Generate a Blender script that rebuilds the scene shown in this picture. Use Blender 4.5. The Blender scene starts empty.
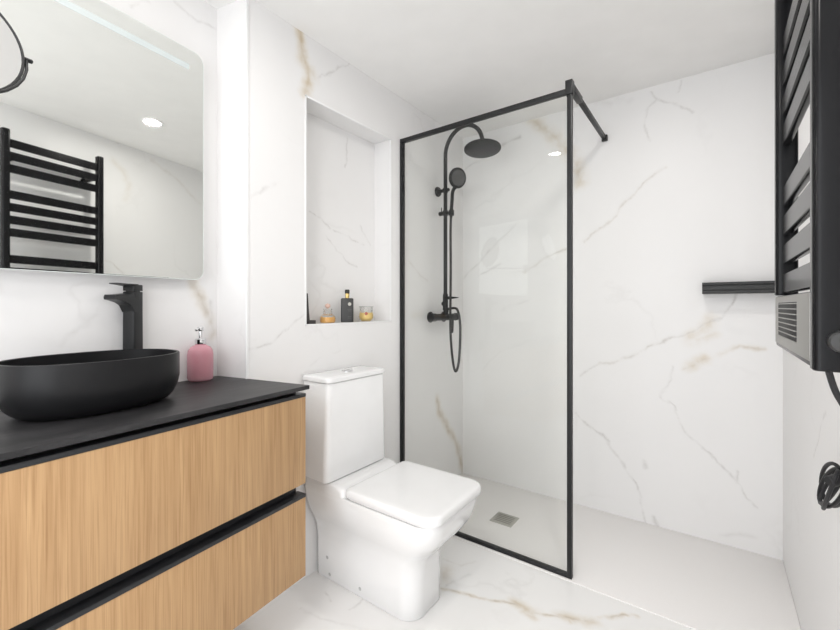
import bpy, bmesh, math, random
from mathutils import Vector, Matrix, noise
random.seed(7)
R = math.radians
scene = bpy.context.scene
col = scene.collection

# ------------------------------------------------------------- camera
H = 1.15
cam_data = bpy.data.cameras.new('camera')
cam = bpy.data.objects.new('camera', cam_data); col.objects.link(cam)
cam.location = (0, 0, H)
cam.rotation_euler = (math.pi/2, 0, 0.6247)
cam_data.sensor_fit = 'HORIZONTAL'; cam_data.sensor_width = 36
cam_data.lens = 409.17/840*36
cam_data.shift_y = -(315-306.13)/840
cam_data.clip_start = .02
scene.camera = cam

# ------------------------------------------------------------- light and exposure
scene.view_settings.view_transform = 'Standard'
scene.view_settings.look = 'None'
scene.view_settings.gamma = 1
scene.view_settings.use_curve_mapping = False
scene.view_settings.exposure = 0.05
world = bpy.data.worlds.new('world'); scene.world = world; world.use_nodes = True
wb = world.node_tree.nodes['Background']
wb.inputs['Color'].default_value = (.90, .95, 1, 1); wb.inputs['Strength'].default_value = 1.0

def area(name, loc, rot, sx, sy, power, color=(1, 1, 1), shape='RECTANGLE'):
    l = bpy.data.lights.new(name, 'AREA'); l.shape = shape; l.size = sx
    if shape == 'RECTANGLE': l.size_y = sy
    l.energy = power; l.color = color
    o = bpy.data.objects.new(name, l); col.objects.link(o)
    o.location = loc; o.rotation_euler = rot
    return o
# added soft fill lamp behind the camera, just inside the near wall
FILL = area('added_fill', (-.50, -.88, 1.1), (R(90), 0, 0), 1.3, 2.1, 23, (.975, .985, 1))
SPOT_POWER = 9.0

# ------------------------------------------------------------- helpers
def tagit(o, label=None, cat=None, group=None, kind=None):
    if label: o['label'] = label
    if cat: o['category'] = cat
    if group: o['group'] = group
    if kind: o['kind'] = kind
    return o
ROOTLOC = {}
def obj(name, bm, mat, parent=None, smooth=True, ang=35, base=None):
    """link one mesh object; parts are stored relative to their thing's base"""
    if parent is not None: off = Vector(ROOTLOC[parent.name])
    elif base is not None: off = Vector(base)
    else: off = Vector((0, 0, 0))
    bmesh.ops.recalc_face_normals(bm, faces=bm.faces[:])
    bmesh.ops.translate(bm, verts=bm.verts[:], vec=-off)
    me = bpy.data.meshes.new(name); bm.to_mesh(me); bm.free()
    if smooth:
        me.shade_smooth(); me.set_sharp_from_angle(angle=R(ang))
    for m in (mat if isinstance(mat, (list, tuple)) else [mat]): me.materials.append(m)
    o = bpy.data.objects.new(name, me); col.objects.link(o)
    if parent is not None:
        o.parent = parent; ROOTLOC[o.name] = tuple(off)
    else:
        o.location = off; ROOTLOC[o.name] = tuple(off)
    return o
def thing(name, loc, label, cat, group=None):
    o = bpy.data.objects.new(name, None); col.objects.link(o); o.location = loc
    o.empty_display_size = .05
    ROOTLOC[o.name] = tuple(loc)
    return tagit(o, label, cat, group)
def merge(bm, t, mtx=None, mi=0):
    if mtx is not None: bmesh.ops.transform(t, matrix=mtx, verts=t.verts[:])
    for f in t.faces: f.material_index = mi
    me = bpy.data.meshes.new('tmp'); t.to_mesh(me); t.free(); bm.from_mesh(me); bpy.data.meshes.remove(me)
def bevel(t, w, seg=2, edges=None):
    bmesh.ops.bevel(t, geom=edges or t.edges[:], offset=w, segments=seg, profile=.5, affect='EDGES', clamp_overlap=True)
def box(bm, x0, x1, y0, y1, z0, z1, bev=0, seg=2, mtx=None, mi=0):
    t = bmesh.new()
    bmesh.ops.create_cube(t, size=1, matrix=Matrix.Translation(((x0+x1)/2, (y0+y1)/2, (z0+z1)/2)) @ Matrix.Diagonal((x1-x0, y1-y0, z1-z0, 1)))
    if bev: bevel(t, bev, seg)
    merge(bm, t, mtx, mi)
def prism(bm, poly, z0, z1, bev=0, seg=2, mtx=None, mi=0):
    t = bmesh.new()
    a = [t.verts.new((x, y, z0)) for x, y in poly]; b = [t.verts.new((x, y, z1)) for x, y in poly]
    n = len(poly)
    t.faces.new(a[::-1]); t.faces.new(b)
    for i in range(n): t.faces.new((a[i], a[(i+1) % n], b[(i+1) % n], b[i]))
    if bev: bevel(t, bev, seg)
    merge(bm, t, mtx, mi)
def loft(bm, rings, cap0=True, cap1=True, mi=0):
    t = bmesh.new(); vs = [[t.verts.new(p) for p in r] for r in rings]; n = len(rings[0])
    for a, b in zip(vs, vs[1:]):
        for i in range(n): t.faces.new((a[i], a[(i+1) % n], b[(i+1) % n], b[i]))
    if cap0: t.faces.new(vs[0][::-1])
    if cap1: t.faces.new(vs[-1])
    merge(bm, t, None, mi)
def rrect(cx, cy, hx, hy, r, z, n=6, r2=None):
    """rounded rectangle ring; r2 = corner radius on the -x side"""
    out = []
    for qx, qy, a0 in ((1, 1, 0), (-1, 1, 90), (-1, -1, 180), (1, -1, 270)):
        rr = r if qx > 0 else (r if r2 is None else r2)
        for k in range(n+1):
            a = R(a0 + 90*k/n)
            out.append((cx+qx*(hx-rr)+rr*math.cos(a), cy+qy*(hy-rr)+rr*math.sin(a), z))
    return out
def lathe(bm, prof, mtx=None, n=32, mi=0, close=False):
    t = bmesh.new(); rings = []
    for r, z in prof:
        if r < 1e-6: rings.append([t.verts.new((0, 0, z))])
        else: rings.append([t.verts.new((r*math.cos(2*math.pi*i/n), r*math.sin(2*math.pi*i/n), z)) for i in range(n)])
    for a, b in zip(rings, rings[1:]):
        for i in range(n):
            j = (i+1) % n
            if len(a) == 1 and len(b) == 1: continue
            if len(a) == 1: t.faces.new((a[0], b[i], b[j]))
            elif len(b) == 1: t.faces.new((a[i], a[j], b[0]))
            else: t.faces.new((a[i], a[j], b[j], b[i]))
    merge(bm, t, mtx, mi)
def axis(p, d):
    """matrix taking +Z to direction d at p"""
    q = Vector(d).to_track_quat('Z', 'Y')
    return Matrix.Translation(p) @ q.to_matrix().to_4x4()
def rod(bm, p, q, r, n=20, bev=.0015, r1=None, mi=0):
    p = Vector(p); q = Vector(q); L = (q-p).length; r1 = r if r1 is None else r1
    b = min(bev, r*.4, L*.3)
    lathe(bm, [(0, 0), (r-b, 0), (r, b), (r1, L-b), (r1-b, L), (0, L)], axis(p, q-p), n, mi)
def spline(pts, k=8):
    P = [Vector(p) for p in pts]; P = [2*P[0]-P[1]] + P + [2*P[-1]-P[-2]]; out = []
    for i in range(1, len(P)-2):
        a, b, c_, d = P[i-1:i+3]
        for j in range(k):
            t = j/k
            out.append(.5*((2*b)+(c_-a)*t+(2*a-5*b+4*c_-d)*t*t+(-a+3*b-3*c_+d)*t**3))
    out.append(P[-2]); return out
def tube(bm, pts, r, n=12, mi=0):
    pts = [Vector(p) for p in pts]; rings = []; up = None
    for i, p in enumerate(pts):
        d = (pts[min(i+1, len(pts)-1)]-pts[max(i-1, 0)]).normalized()
        if up is None:
            up = d.orthogonal().normalized()
        up = (up - d*up.dot(d)).normalized(); v = d.cross(up)
        rr = r[i] if isinstance(r, (list, tuple)) else r
        rings.append([tuple(p+rr*(up*math.cos(2*math.pi*k/n)+v*math.sin(2*math.pi*k/n))) for k in range(n)])
    loft(bm, rings, mi=mi)

# ------------------------------------------------------------- materials
def mat(name, color, rough=.5, metal=0, spec=.5, coat=0, emis=None, estr=0, bump=None, alpha=None, trans=0, ior=1.45, mottled=0):
    m = bpy.data.materials.new(name); m.use_nodes = True; nt = m.node_tree; b = nt.nodes['Principled BSDF']
    b.inputs['Base Color'].default_value = (*color, 1); b.inputs['Roughness'].default_value = rough
    b.inputs['Metallic'].default_value = metal; b.inputs['Specular IOR Level'].default_value = spec
    b.inputs['Coat Weight'].default_value = coat; b.inputs['Coat Roughness'].default_value = .05
    b.inputs['Transmission Weight'].default_value = trans; b.inputs['IOR'].default_value = ior
    if emis: b.inputs['Emission Color'].default_value = (*emis, 1); b.inputs['Emission Strength'].default_value = estr
    geo = nt.nodes.new('ShaderNodeNewGeometry')
    no = nt.nodes.new('ShaderNodeTexNoise'); no.inputs['Scale'].default_value = bump[0] if bump else 9
    nt.links.new(geo.outputs['Position'], no.inputs['Vector'])
    amt = mottled or .03
    mx = nt.nodes.new('ShaderNodeMix'); mx.data_type = 'RGBA'
    mx.inputs[6].default_value = (*[c_*(1-amt) for c_ in color], 1); mx.inputs[7].default_value = (*[min(1, c_*(1+amt)) for c_ in color], 1)
    nt.links.new(no.outputs['Fac'], mx.inputs[0]); nt.links.new(mx.outputs[2], b.inputs['Base Color'])
    if bump:
        bp = nt.nodes.new('ShaderNodeBump'); bp.inputs['Strength'].default_value = bump[1]; bp.inputs['Distance'].default_value = .002
        nt.links.new(no.outputs['Fac'], bp.inputs['Height']); nt.links.new(bp.outputs['Normal'], b.inputs['Normal'])
    return m

# marble: each vein is a chain of segments, warped by noise so that it wanders
def seg_group():
    g = bpy.data.node_groups.new('vein_segment', 'ShaderNodeTree')
    I = g.interface
    for n_, t_ in (('P', 'NodeSocketVector'), ('A', 'NodeSocketVector'), ('D', 'NodeSocketVector'), ('Inv', 'NodeSocketFloat'), ('W', 'NodeSocketFloat'), ('S', 'NodeSocketFloat'), ('Prev', 'NodeSocketFloat')):
        I.new_socket(n_, in_out='INPUT', socket_type=t_)
    I.new_socket('M', in_out='OUTPUT', socket_type='NodeSocketFloat')
    N = g.nodes; L = g.links; gi = N.new('NodeGroupInput'); go = N.new('NodeGroupOutput')
    def vm(op, *ins):
        n = N.new('ShaderNodeVectorMath'); n.operation = op
        for i, s in enumerate(ins):
            if s is not None: L.new(s, n.inputs[i] if not (op == 'SCALE' and i == 1) else n.inputs['Scale'])
        return n.outputs['Value'] if op in ('DOT_PRODUCT', 'LENGTH') else n.outputs['Vector']
    def fm(op, a, b=None, clamp=False, v=None):
        n = N.new('ShaderNodeMath'); n.operation = op; n.use_clamp = clamp; L.new(a, n.inputs[0])
        if b is not None: L.new(b, n.inputs[1])
        if v is not None: n.inputs[1].default_value = v
        return n.outputs[0]
    # the tiny dependence on the previous segment keeps the shader evaluated one segment at a time
    tiny = N.new('ShaderNodeVectorMath'); tiny.operation = 'MULTIPLY_ADD'
    L.new(gi.outputs['Prev'], tiny.inputs[0]); tiny.inputs[1].default_value = (1e-7, 1e-7, 1e-7); L.new(gi.outputs['P'], tiny.inputs[2])
    pa = vm('SUBTRACT', tiny.outputs[0], gi.outputs['A'])
    t = fm('MULTIPLY', vm('DOT_PRODUCT', pa, gi.outputs['D']), gi.outputs['Inv'], True)
    d = vm('LENGTH', vm('SUBTRACT', pa, vm('SCALE', gi.outputs['D'], t)))
    q = fm('DIVIDE', d, gi.outputs['W'], True)
    inv = N.new('ShaderNodeMath'); inv.operation = 'SUBTRACT'; inv.inputs[0].default_value = 1; L.new(q, inv.inputs[1])
    pw = fm('POWER', inv.outputs[0], v=1.6)
    L.new(fm('MAXIMUM', fm('MULTIPLY', pw, gi.outputs['S']), gi.outputs['Prev']), go.inputs[0])
    return g
SEG = seg_group()
def marble(name, veins, base=(.80, .80, .79), rough=.38, faint=.10, fscale=1.3):
    m = bpy.data.materials.new(name); m.use_nodes = True; nt = m.node_tree; N = nt.nodes; L = nt.links; b = N['Principled BSDF']
    b.inputs['Roughness'].default_value = rough; b.inputs['Specular IOR Level'].default_value = .3
    geo = N.new('ShaderNodeNewGeometry')
    def nz(scale, det=2):
        n = N.new('ShaderNodeTexNoise'); n.inputs['Scale'].default_value = scale; n.inputs['Detail'].default_value = det
        L.new(geo.outputs['Position'], n.inputs['Vector']); return n
    def warp(src, scale, amp):
        n = nz(scale); s1 = N.new('ShaderNodeVectorMath'); s1.operation = 'SUBTRACT'; s1.inputs[1].default_value = (.5, .5, .5); L.new(n.outputs['Color'], s1.inputs[0])
        s2 = N.new('ShaderNodeVectorMath'); s2.operation = 'SCALE'; s2.inputs['Scale'].default_value = amp; L.new(s1.outputs[0], s2.inputs[0])
        s3 = N.new('ShaderNodeVectorMath'); s3.operation = 'ADD'; L.new(src, s3.inputs[0]); L.new(s2.outputs[0], s3.inputs[1]); return s3.outputs[0]
    P = warp(warp(geo.outputs['Position'], 9, .045), 38, .016)
    acc = [None, None]
    for pts, w, s, g in veins:
        for A, B in zip(pts, pts[1:]):
            A = Vector(A); B = Vector(B); D = B-A
            if D.length < 1e-4: continue
            for k, wt in ((0, 1-.75*g), (1, g)):
                if wt*s < .04: continue
                n = N.new('ShaderNodeGroup'); n.node_tree = SEG
                L.new(P, n.inputs['P']); n.inputs['A'].default_value = A; n.inputs['D'].default_value = D
                n.inputs['Inv'].default_value = 1/D.length_squared; n.inputs['W'].default_value = w*(1.5 if k else 1); n.inputs['S'].default_value = s*wt
                if acc[k]: L.new(acc[k], n.inputs['Prev'])
                acc[k] = n.outputs[0]
    def fm(op, a, b_=None, v=None, clamp=False):
        n = N.new('ShaderNodeMath'); n.operation = op; n.use_clamp = clamp
        if isinstance(a, float): n.inputs[0].default_value = a
        else: L.new(a, n.inputs[0])
        if b_ is not None: L.new(b_, n.inputs[1])
        if v is not None: n.inputs[1].default_value = v
        return n.outputs[0]
    # breaking the veins up along their run
    brk = N.new('ShaderNodeMapRange'); brk.inputs[1].default_value = .33; brk.inputs[2].default_value = .62; brk.inputs[3].default_value = .35; brk.inputs[4].default_value = 1.15
    L.new(nz(17, 3).outputs['Fac'], brk.inputs[0])
    # very faint wandering background veins
    bgn = N.new('ShaderNodeTexNoise'); bgn.inputs['Scale'].default_value = fscale; bgn.inputs['Detail'].default_value = 5; L.new(P, bgn.inputs['Vector'])
    ridge = fm('ABSOLUTE', fm('SUBTRACT', bgn.outputs['Fac'], v=.5))
    rr = N.new('ShaderNodeMapRange'); rr.inputs[1].default_value = 0; rr.inputs[2].default_value = .012; rr.inputs[3].default_value = faint; rr.inputs[4].default_value = 0
    L.new(ridge, rr.inputs[0])
    msk = N.new('ShaderNodeMapRange'); msk.inputs[1].default_value = .5; msk.inputs[2].default_value = .7; L.new(nz(2.3, 1).outputs['Fac'], msk.inputs[0])
    faintv = fm('MULTIPLY', rr.outputs[0], msk.outputs[0])
    def layer(colin, fac, c2):
        mx = N.new('ShaderNodeMix'); mx.data_type = 'RGBA'
        if isinstance(colin, tuple): mx.inputs[6].default_value = (*colin, 1)
        else: L.new(colin, mx.inputs[6])
        mx.inputs[7].default_value = (*c2, 1); L.new(fac, mx.inputs[0]); return mx.outputs[2]
    cl = N.new('ShaderNodeMapRange'); cl.inputs[1].default_value = .35; cl.inputs[2].default_value = .75; cl.inputs[3].default_value = 0; cl.inputs[4].default_value = .22
    L.new(nz(3.1, 4).outputs['Fac'], cl.inputs[0])
    c0 = layer(base, cl.outputs[0], tuple(x*.93 for x in base))
    c0 = layer(c0, faintv, (.42, .40, .38))
    if acc[1]: c0 = layer(c0, fm('MULTIPLY', acc[1], brk.outputs[0], clamp=True), (.62, .48, .27))
    if acc[0]: c0 = layer(c0, fm('MULTIPLY', acc[0], brk.outputs[0], clamp=True), (.27, .245, .22))
    L.new(c0, b.inputs['Base Color'])
    return m
VEINS = {
 'right_mirror': [
  ([(0.248, 1.04, 2.36), (0.248, 1.094, 2.323), (0.248, 1.149, 2.31), (0.248, 1.234, 2.32), (0.248, 1.336, 2.335), (0.248, 1.446, 2.338), (0.248, 1.511, 2.306)], 0.014, 0.32, 0.3),
  ([(0.248, 1.18, 2.373), (0.248, 1.279, 2.377), (0.248, 1.372, 2.376)], 0.05, 0.22, 1),
  ([(0.248, 1.472, 2.167), (0.248, 1.551, 2.107), (0.248, 1.592, 2.018), (0.249, 1.565, 1.911)], 0.03, 0.18, 1),
  ([(0.248, 1.427, 1.466), (0.248, 1.485, 1.444), (0.248, 1.551, 1.386)], 0.012, 0.35, 0.2),
  ([(0.248, 1.737, 2.254), (0.248, 1.88, 2.206), (0.248, 2.035, 2.105), (0.248, 2.165, 2.02)], 0.02, 0.16, 0.5),
 ],
 'back': [
  ([(-0.929, 2.453, 2.314), (-0.878, 2.453, 2.264), (-0.811, 2.453, 2.192), (-0.745, 2.453, 2.123), (-0.71, 2.453, 2.056), (-0.665, 2.453, 1.999), (-0.642, 2.453, 1.925), (-0.631, 2.453, 1.866)], 0.05, 0.49, 0.9),
  ([(-0.994, 2.453, 2.213), (-1.109, 2.453, 2.195)], 0.02, 0.35, 0),
  ([(-1.215, 2.453, 2.147), (-1.381, 2.453, 2.094)], 0.015, 0.22, 0),
  ([(-0.201, 2.453, 1.866), (-0.254, 2.453, 1.84), (-0.324, 2.453, 1.779), (-0.387, 2.453, 1.725), (-0.441, 2.453, 1.656), (-0.508, 2.453, 1.592), (-0.615, 2.453, 1.524)], 0.012, 0.33, 0.3),
  ([(-0.71, 2.453, 1.486), (-0.835, 2.453, 1.448), (-0.897, 2.453, 1.403), (-0.968, 2.453, 1.363)], 0.014, 0.32, 0.3),
  ([(-0.968, 2.453, 1.363), (-1.061, 2.453, 1.374), (-0.968, 2.453, 1.313)], 0.01, 0.15, 0),
  ([(-0.994, 2.453, 1.679), (-1.095, 2.453, 1.601), (-1.179, 2.453, 1.537), (-1.274, 2.453, 1.445), (-1.396, 2.453, 1.336)], 0.013, 0.28, 0),
  ([(-1.123, 2.453, 1.429), (-1.201, 2.453, 1.388), (-1.274, 2.453, 1.358)], 0.013, 0.3, 0),
  ([(-0.929, 2.453, 1.188), (-1.027, 2.453, 1.163), (-1.13, 2.453, 1.125)], 0.013, 0.15, 0),
  ([(-0.277, 2.453, 2.271), (-0.245, 2.453, 2.224), (-0.179, 2.453, 2.189), (-0.089, 2.453, 2.114)], 0.012, 0.28, 0),
  ([(-0.245, 2.453, 2.224), (-0.291, 2.453, 2.196), (-0.301, 2.453, 2.093), (-0.273, 2.453, 2.022)], 0.012, 0.22, 0),
  ([(-0.144, 2.453, 2.296), (-0.157, 2.453, 2.249)], 0.01, 0.2, 0),
  ([(0.081, 2.453, 1.212), (0.069, 2.453, 1.16), (0.027, 2.453, 1.093), (-0.036, 2.453, 1.072)], 0.012, 0.42, 0),
  ([(-0.036, 2.453, 1.072), (-0.073, 2.453, 1.031), (-0.123, 2.453, 0.995), (-0.179, 2.453, 0.987), (-0.232, 2.453, 0.959), (-0.287, 2.453, 0.935), (-0.372, 2.453, 0.876), (-0.451, 2.453, 0.842), (-0.529, 2.453, 0.825)], 0.012, 0.36, 0.2),
  ([(-0.529, 2.453, 0.825), (-0.587, 2.453, 0.797), (-0.631, 2.453, 0.747)], 0.012, 0.22, 0),
  ([(-0.02, 2.453, 1.077), (-0.06, 2.453, 1.027), (-0.102, 2.453, 0.99)], 0.04, 0.32, 1),
  ([(-0.06, 2.453, 0.982), (-0.004, 2.453, 1.014)], 0.03, 0.22, 1),
  ([(0.19, 2.453, 0.949), (0.14, 2.453, 0.959), (0.088, 2.453, 0.966), (0.047, 2.453, 0.935), (0.008, 2.453, 0.913), (-0.048, 2.453, 0.884), (-0.089, 2.453, 0.851), (-0.131, 2.453, 0.833)], 0.014, 0.43, 0.7),
  ([(-0.04, 2.453, 0.895), (-0.102, 2.453, 0.845)], 0.035, 0.41, 1),
  ([(-0.174, 2.453, 0.844), (-0.183, 2.453, 0.782), (-0.205, 2.453, 0.728), (-0.227, 2.453, 0.668), (-0.196, 2.453, 0.647)], 0.013, 0.22, 0),
  ([(-0.648, 2.453, 0.531), (-0.609, 2.453, 0.491), (-0.566, 2.453, 0.453), (-0.508, 2.453, 0.424), (-0.472, 2.453, 0.387), (-0.436, 2.453, 0.328), (-0.396, 2.453, 0.266), (-0.362, 2.453, 0.225), (-0.338, 2.453, 0.178), (-0.319, 2.453, 0.092), (-0.301, 2.453, -0.003)], 0.013, 0.36, 0.1),
  ([(-0.301, 2.453, 0.325), (-0.301, 2.453, 0.293)], 0.02, 0.25, 0),
  ([(-0.259, 2.453, 0.052), (-0.245, 2.453, -0.001)], 0.02, 0.3, 0),
  ([(-0.227, 2.453, 0.673), (-0.17, 2.453, 0.64), (-0.153, 2.453, 0.572), (-0.102, 2.453, 0.5), (-0.052, 2.453, 0.445), (-0.0, 2.453, 0.402), (0.031, 2.453, 0.365), (0.081, 2.453, 0.325), (0.114, 2.453, 0.272), (0.154, 2.453, 0.218)], 0.011, 0.3, 0),
  ([(0.081, 2.453, 0.372), (0.088, 2.453, 0.308)], 0.012, 0.35, 0),
  ([(0.02, 2.453, 0.039), (0.096, 2.453, 0.073), (0.154, 2.453, 0.074)], 0.02, 0.15, 0),
  ([(-0.545, 2.453, 2.313), (-0.472, 2.453, 2.269)], 0.03, 0.13, 0.3),
  ([(-0.446, 2.453, 2.284), (-0.372, 2.453, 2.256)], 0.03, 0.13, 0.3),
  ([(-0.929, 2.453, 0.94), (-1.13, 2.453, 0.853), (-1.274, 2.453, 0.71)], 0.01, 0.1, 0),
 ],
 'left': [
  ([(-1.407, 1.089, 2.301), (-1.407, 1.099, 2.244), (-1.407, 1.109, 2.195), (-1.407, 1.135, 2.148), (-1.407, 1.141, 2.108), (-1.407, 1.114, 2.054)], 0.032, 0.72, 1),
  ([(-1.407, 1.114, 2.18), (-1.407, 1.157, 2.145)], 0.04, 0.36, 1),
  ([(-1.407, 1.389, 2.313), (-1.407, 1.288, 2.228), (-1.407, 1.189, 2.147), (-1.407, 1.141, 2.108)], 0.01, 0.26, 0),
  ([(-1.407, 0.867, 0.986), (-1.407, 0.917, 0.997), (-1.407, 0.961, 1.013), (-1.407, 1.016, 1.054), (-1.407, 1.074, 1.088), (-1.407, 1.114, 1.113)], 0.01, 0.33, 0.1),
  ([(-1.407, 0.867, 1.55), (-1.407, 0.917, 1.587), (-1.407, 0.974, 1.631)], 0.012, 0.27, 0),
  ([(-1.407, 2.133, 0.564), (-1.407, 2.167, 0.482), (-1.407, 2.226, 0.406), (-1.407, 2.3, 0.31), (-1.407, 2.377, 0.216), (-1.407, 2.417, 0.124), (-1.407, 2.471, -0.01)], 0.036, 0.67, 0.75),
  ([(-1.407, 2.262, 0.456), (-1.407, 2.457, 0.408)], 0.012, 0.2, 0),
  ([(-1.407, 1.02, 2.345), (-1.407, 1.089, 2.301)], 0.012, 0.2, 0.4),
  ([(-1.407, 1.854, 1.401), (-1.407, 1.951, 1.333), (-1.407, 2.034, 1.296)], 0.015, 0.15, 0.3),
  ([(-1.407, 1.319, 0.947), (-1.407, 1.201, 0.922), (-1.407, 1.141, 0.894)], 0.01, 0.1, 0),
 ],
 'niche': [
  ([(-1.527, 1.244, 1.583), (-1.527, 1.315, 1.567), (-1.527, 1.365, 1.532), (-1.527, 1.465, 1.507), (-1.527, 1.604, 1.483)], 0.01, 0.35, 0),
  ([(-1.527, 1.34, 1.489), (-1.527, 1.411, 1.43), (-1.527, 1.479, 1.376), (-1.527, 1.551, 1.35)], 0.01, 0.3, 0.1),
  ([(-1.527, 1.479, 2.01), (-1.527, 1.486, 1.941), (-1.527, 1.465, 1.858)], 0.01, 0.3, 0),
  ([(-1.527, 1.574, 1.58), (-1.527, 1.651, 1.484)], 0.01, 0.2, 0),
 ],
 'main': [
  ([(-1.555, 0.721, 1.282), (-1.557, 0.736, 1.232), (-1.56, 0.766, 1.177), (-1.562, 0.778, 1.135), (-1.564, 0.798, 1.097), (-1.566, 0.811, 1.039)], 0.024, 0.61, 0.6),
  ([(-1.564, 0.798, 1.166), (-1.564, 0.798, 1.105)], 0.014, 0.3, 0),
  ([(-1.55, 0.671, 2.235), (-1.555, 0.721, 2.217), (-1.562, 0.778, 2.215), (-1.567, 0.823, 2.219)], 0.01, 0.3, 0),
  ([(-1.533, 0.524, 2.113), (-1.54, 0.585, 2.172)], 0.01, 0.2, 0),
  ([(-1.523, 0.437, 1.123), (-1.519, 0.404, 1.094), (-1.513, 0.345, 1.039)], 0.014, 0.09, 0),
  ([(-1.526, 0.463, 1.2), (-1.523, 0.439, 1.132)], 0.012, 0.07, 0.2),
 ],
 'floor': [
  ([(-0.907, 1.404, 0.0), (-0.823, 1.429, 0.0), (-0.751, 1.446, 0.0), (-0.699, 1.463, 0.0), (-0.65, 1.485, 0.0), (-0.597, 1.504, 0.0), (-0.557, 1.501, 0.0), (-0.523, 1.501, 0.0), (-0.479, 1.515, 0.0), (-0.438, 1.538, 0.0), (-0.4, 1.554, 0.0), (-0.369, 1.582, 0.0), (-0.344, 1.612, 0.0), (-0.31, 1.648, 0.0), (-0.273, 1.688, 0.0), (-0.225, 1.704, 0.0)], 0.012, 0.65, 0.75),
  ([(-0.631, 1.506, 0.0), (-0.597, 1.504, 0.0), (-0.558, 1.494, 0.0)], 0.035, 0.55, 1),
  ([(-0.582, 1.515, 0.0), (-0.583, 1.477, 0.0), (-0.545, 1.479, 0.0)], 0.02, 0.43, 1),
  ([(-0.473, 1.531, 0.0), (-0.432, 1.542, 0.0), (-0.363, 1.575, 0.0)], 0.03, 0.49, 1),
  ([(-0.47, 1.546, 0.0), (-0.42, 1.522, 0.0)], 0.012, 0.43, 1),
  ([(-1.298, 1.182, 0.0), (-1.281, 1.135, 0.0), (-1.262, 1.112, 0.0), (-1.216, 1.097, 0.0)], 0.01, 0.33, 0),
  ([(-1.126, 1.183, 0.0), (-1.118, 1.141, 0.0), (-1.121, 1.101, 0.0)], 0.01, 0.3, 0),
  ([(-0.907, 1.404, 0.0), (-0.864, 1.42, 0.0)], 0.012, 0.3, 0),
  ([(-0.996, 1.567, 0.0), (-0.915, 1.572, 0.0), (-0.875, 1.636, 0.0)], 0.012, 0.16, 0.3),
  ([(-0.681, 1.604, 0.0), (-0.621, 1.553, 0.0)], 0.012, 0.12, 0),
  ([(-0.951, 1.513, 0.0), (-0.927, 1.45, 0.0)], 0.04, 0.22, 1),
  ([(-1.274, 0.99, 0.0), (-1.137, 1.017, 0.0), (-1.014, 1.071, 0.0)], 0.012, 0.16, 0.2),
  ([(-0.85, 1.545, 0.0), (-0.886, 1.48, 0.0), (-0.897, 1.426, 0.0)], 0.012, 0.15, 0),
 ],
 'right': [
  ([(0.248, 1.572, 0.858), (0.248, 1.624, 0.807), (0.248, 1.68, 0.752), (0.248, 1.756, 0.685)], 0.01, 0.3, 0),
  ([(0.248, 2.24, 0.603), (0.248, 2.111, 0.522), (0.248, 2.042, 0.434), (0.248, 1.897, 0.388)], 0.008, 0.15, 0.2),
  ([(0.248, 1.523, 0.527), (0.248, 1.478, 0.445)], 0.008, 0.12, 0),
 ],
}
BASE = (.855, .846, .841)
M_back = marble('marble_back', VEINS['back'], BASE)
M_left = marble('marble_left', VEINS['left'], BASE)
M_niche = marble('marble_niche', VEINS['niche'], BASE)
M_main = marble('marble_main', VEINS['main'], BASE)
M_right = marble('marble_right', VEINS['right'] + VEINS['right_mirror'], BASE)
M_floor = marble('marble_floor', VEINS['floor'], (.92, .912, .90), .22, .12)
M_ceil = mat('ceiling_paint', (.90, .89, .875), .9)
M_black = mat('matte_black_metal', (.013, .0135, .0145), .36, 0, .4, bump=(350, .04))
M_railb = mat('satin_black_rail', (.008, .008, .009), .2, 0, .22)
M_blackm = mat('black_aluminium_profile', (.018, .019, .021), .38, 0, .5)
M_basin = mat('matte_black_ceramic', (.010, .010, .011), .38, 0, .3, bump=(160, .05))
M_ceram = mat('white_ceramic', (.86, .86, .86), .08, 0, .5, coat=.4)
M_seat = mat('white_seat_plastic', (.88, .88, .88), .2)
M_tray = mat('shower_tray_resin', (.90, .88, .865), .5, bump=(260, .10))
M_steel = mat('brushed_steel', (.52, .51, .47), .32, .9)
M_chrome = mat('chrome', (.75, .75, .76), .08, 1)
M_capg = mat('grey_cap', (.45, .45, .45), .4)
M_trim = mat('white_trim', (.90, .90, .90), .3)
M_silver = mat('silver_heater_plastic', (.27, .265, .25), .35, .35)
M_vent = mat('dark_vent', (.02, .02, .02), .6)
M_cord = mat('black_cord_rubber', (.013, .013, .015), .5)
M_gold = mat('gold_metal', (.75, .55, .22), .22, 1)
M_amber = mat('orange_wax', (.86, .50, .16), .4, mottled=.10)
M_yellow = mat('yellow_cream', (.92, .70, .28), .4, mottled=.08)
M_redfruit = mat('dark_red_print', (.45, .12, .08), .5)
M_dgrey = mat('charcoal_bottle', (.035, .036, .036), .35)
M_label = mat('pale_print', (.55, .53, .48), .5)
M_emit = mat('lamp_glass', (1, 1, 1), .4, emis=(1, .96, .9), estr=22)
M_led = mat('frosted_led_strip', (.58, .63, .63), .4, emis=(.86, 1, 1), estr=.04)

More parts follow.
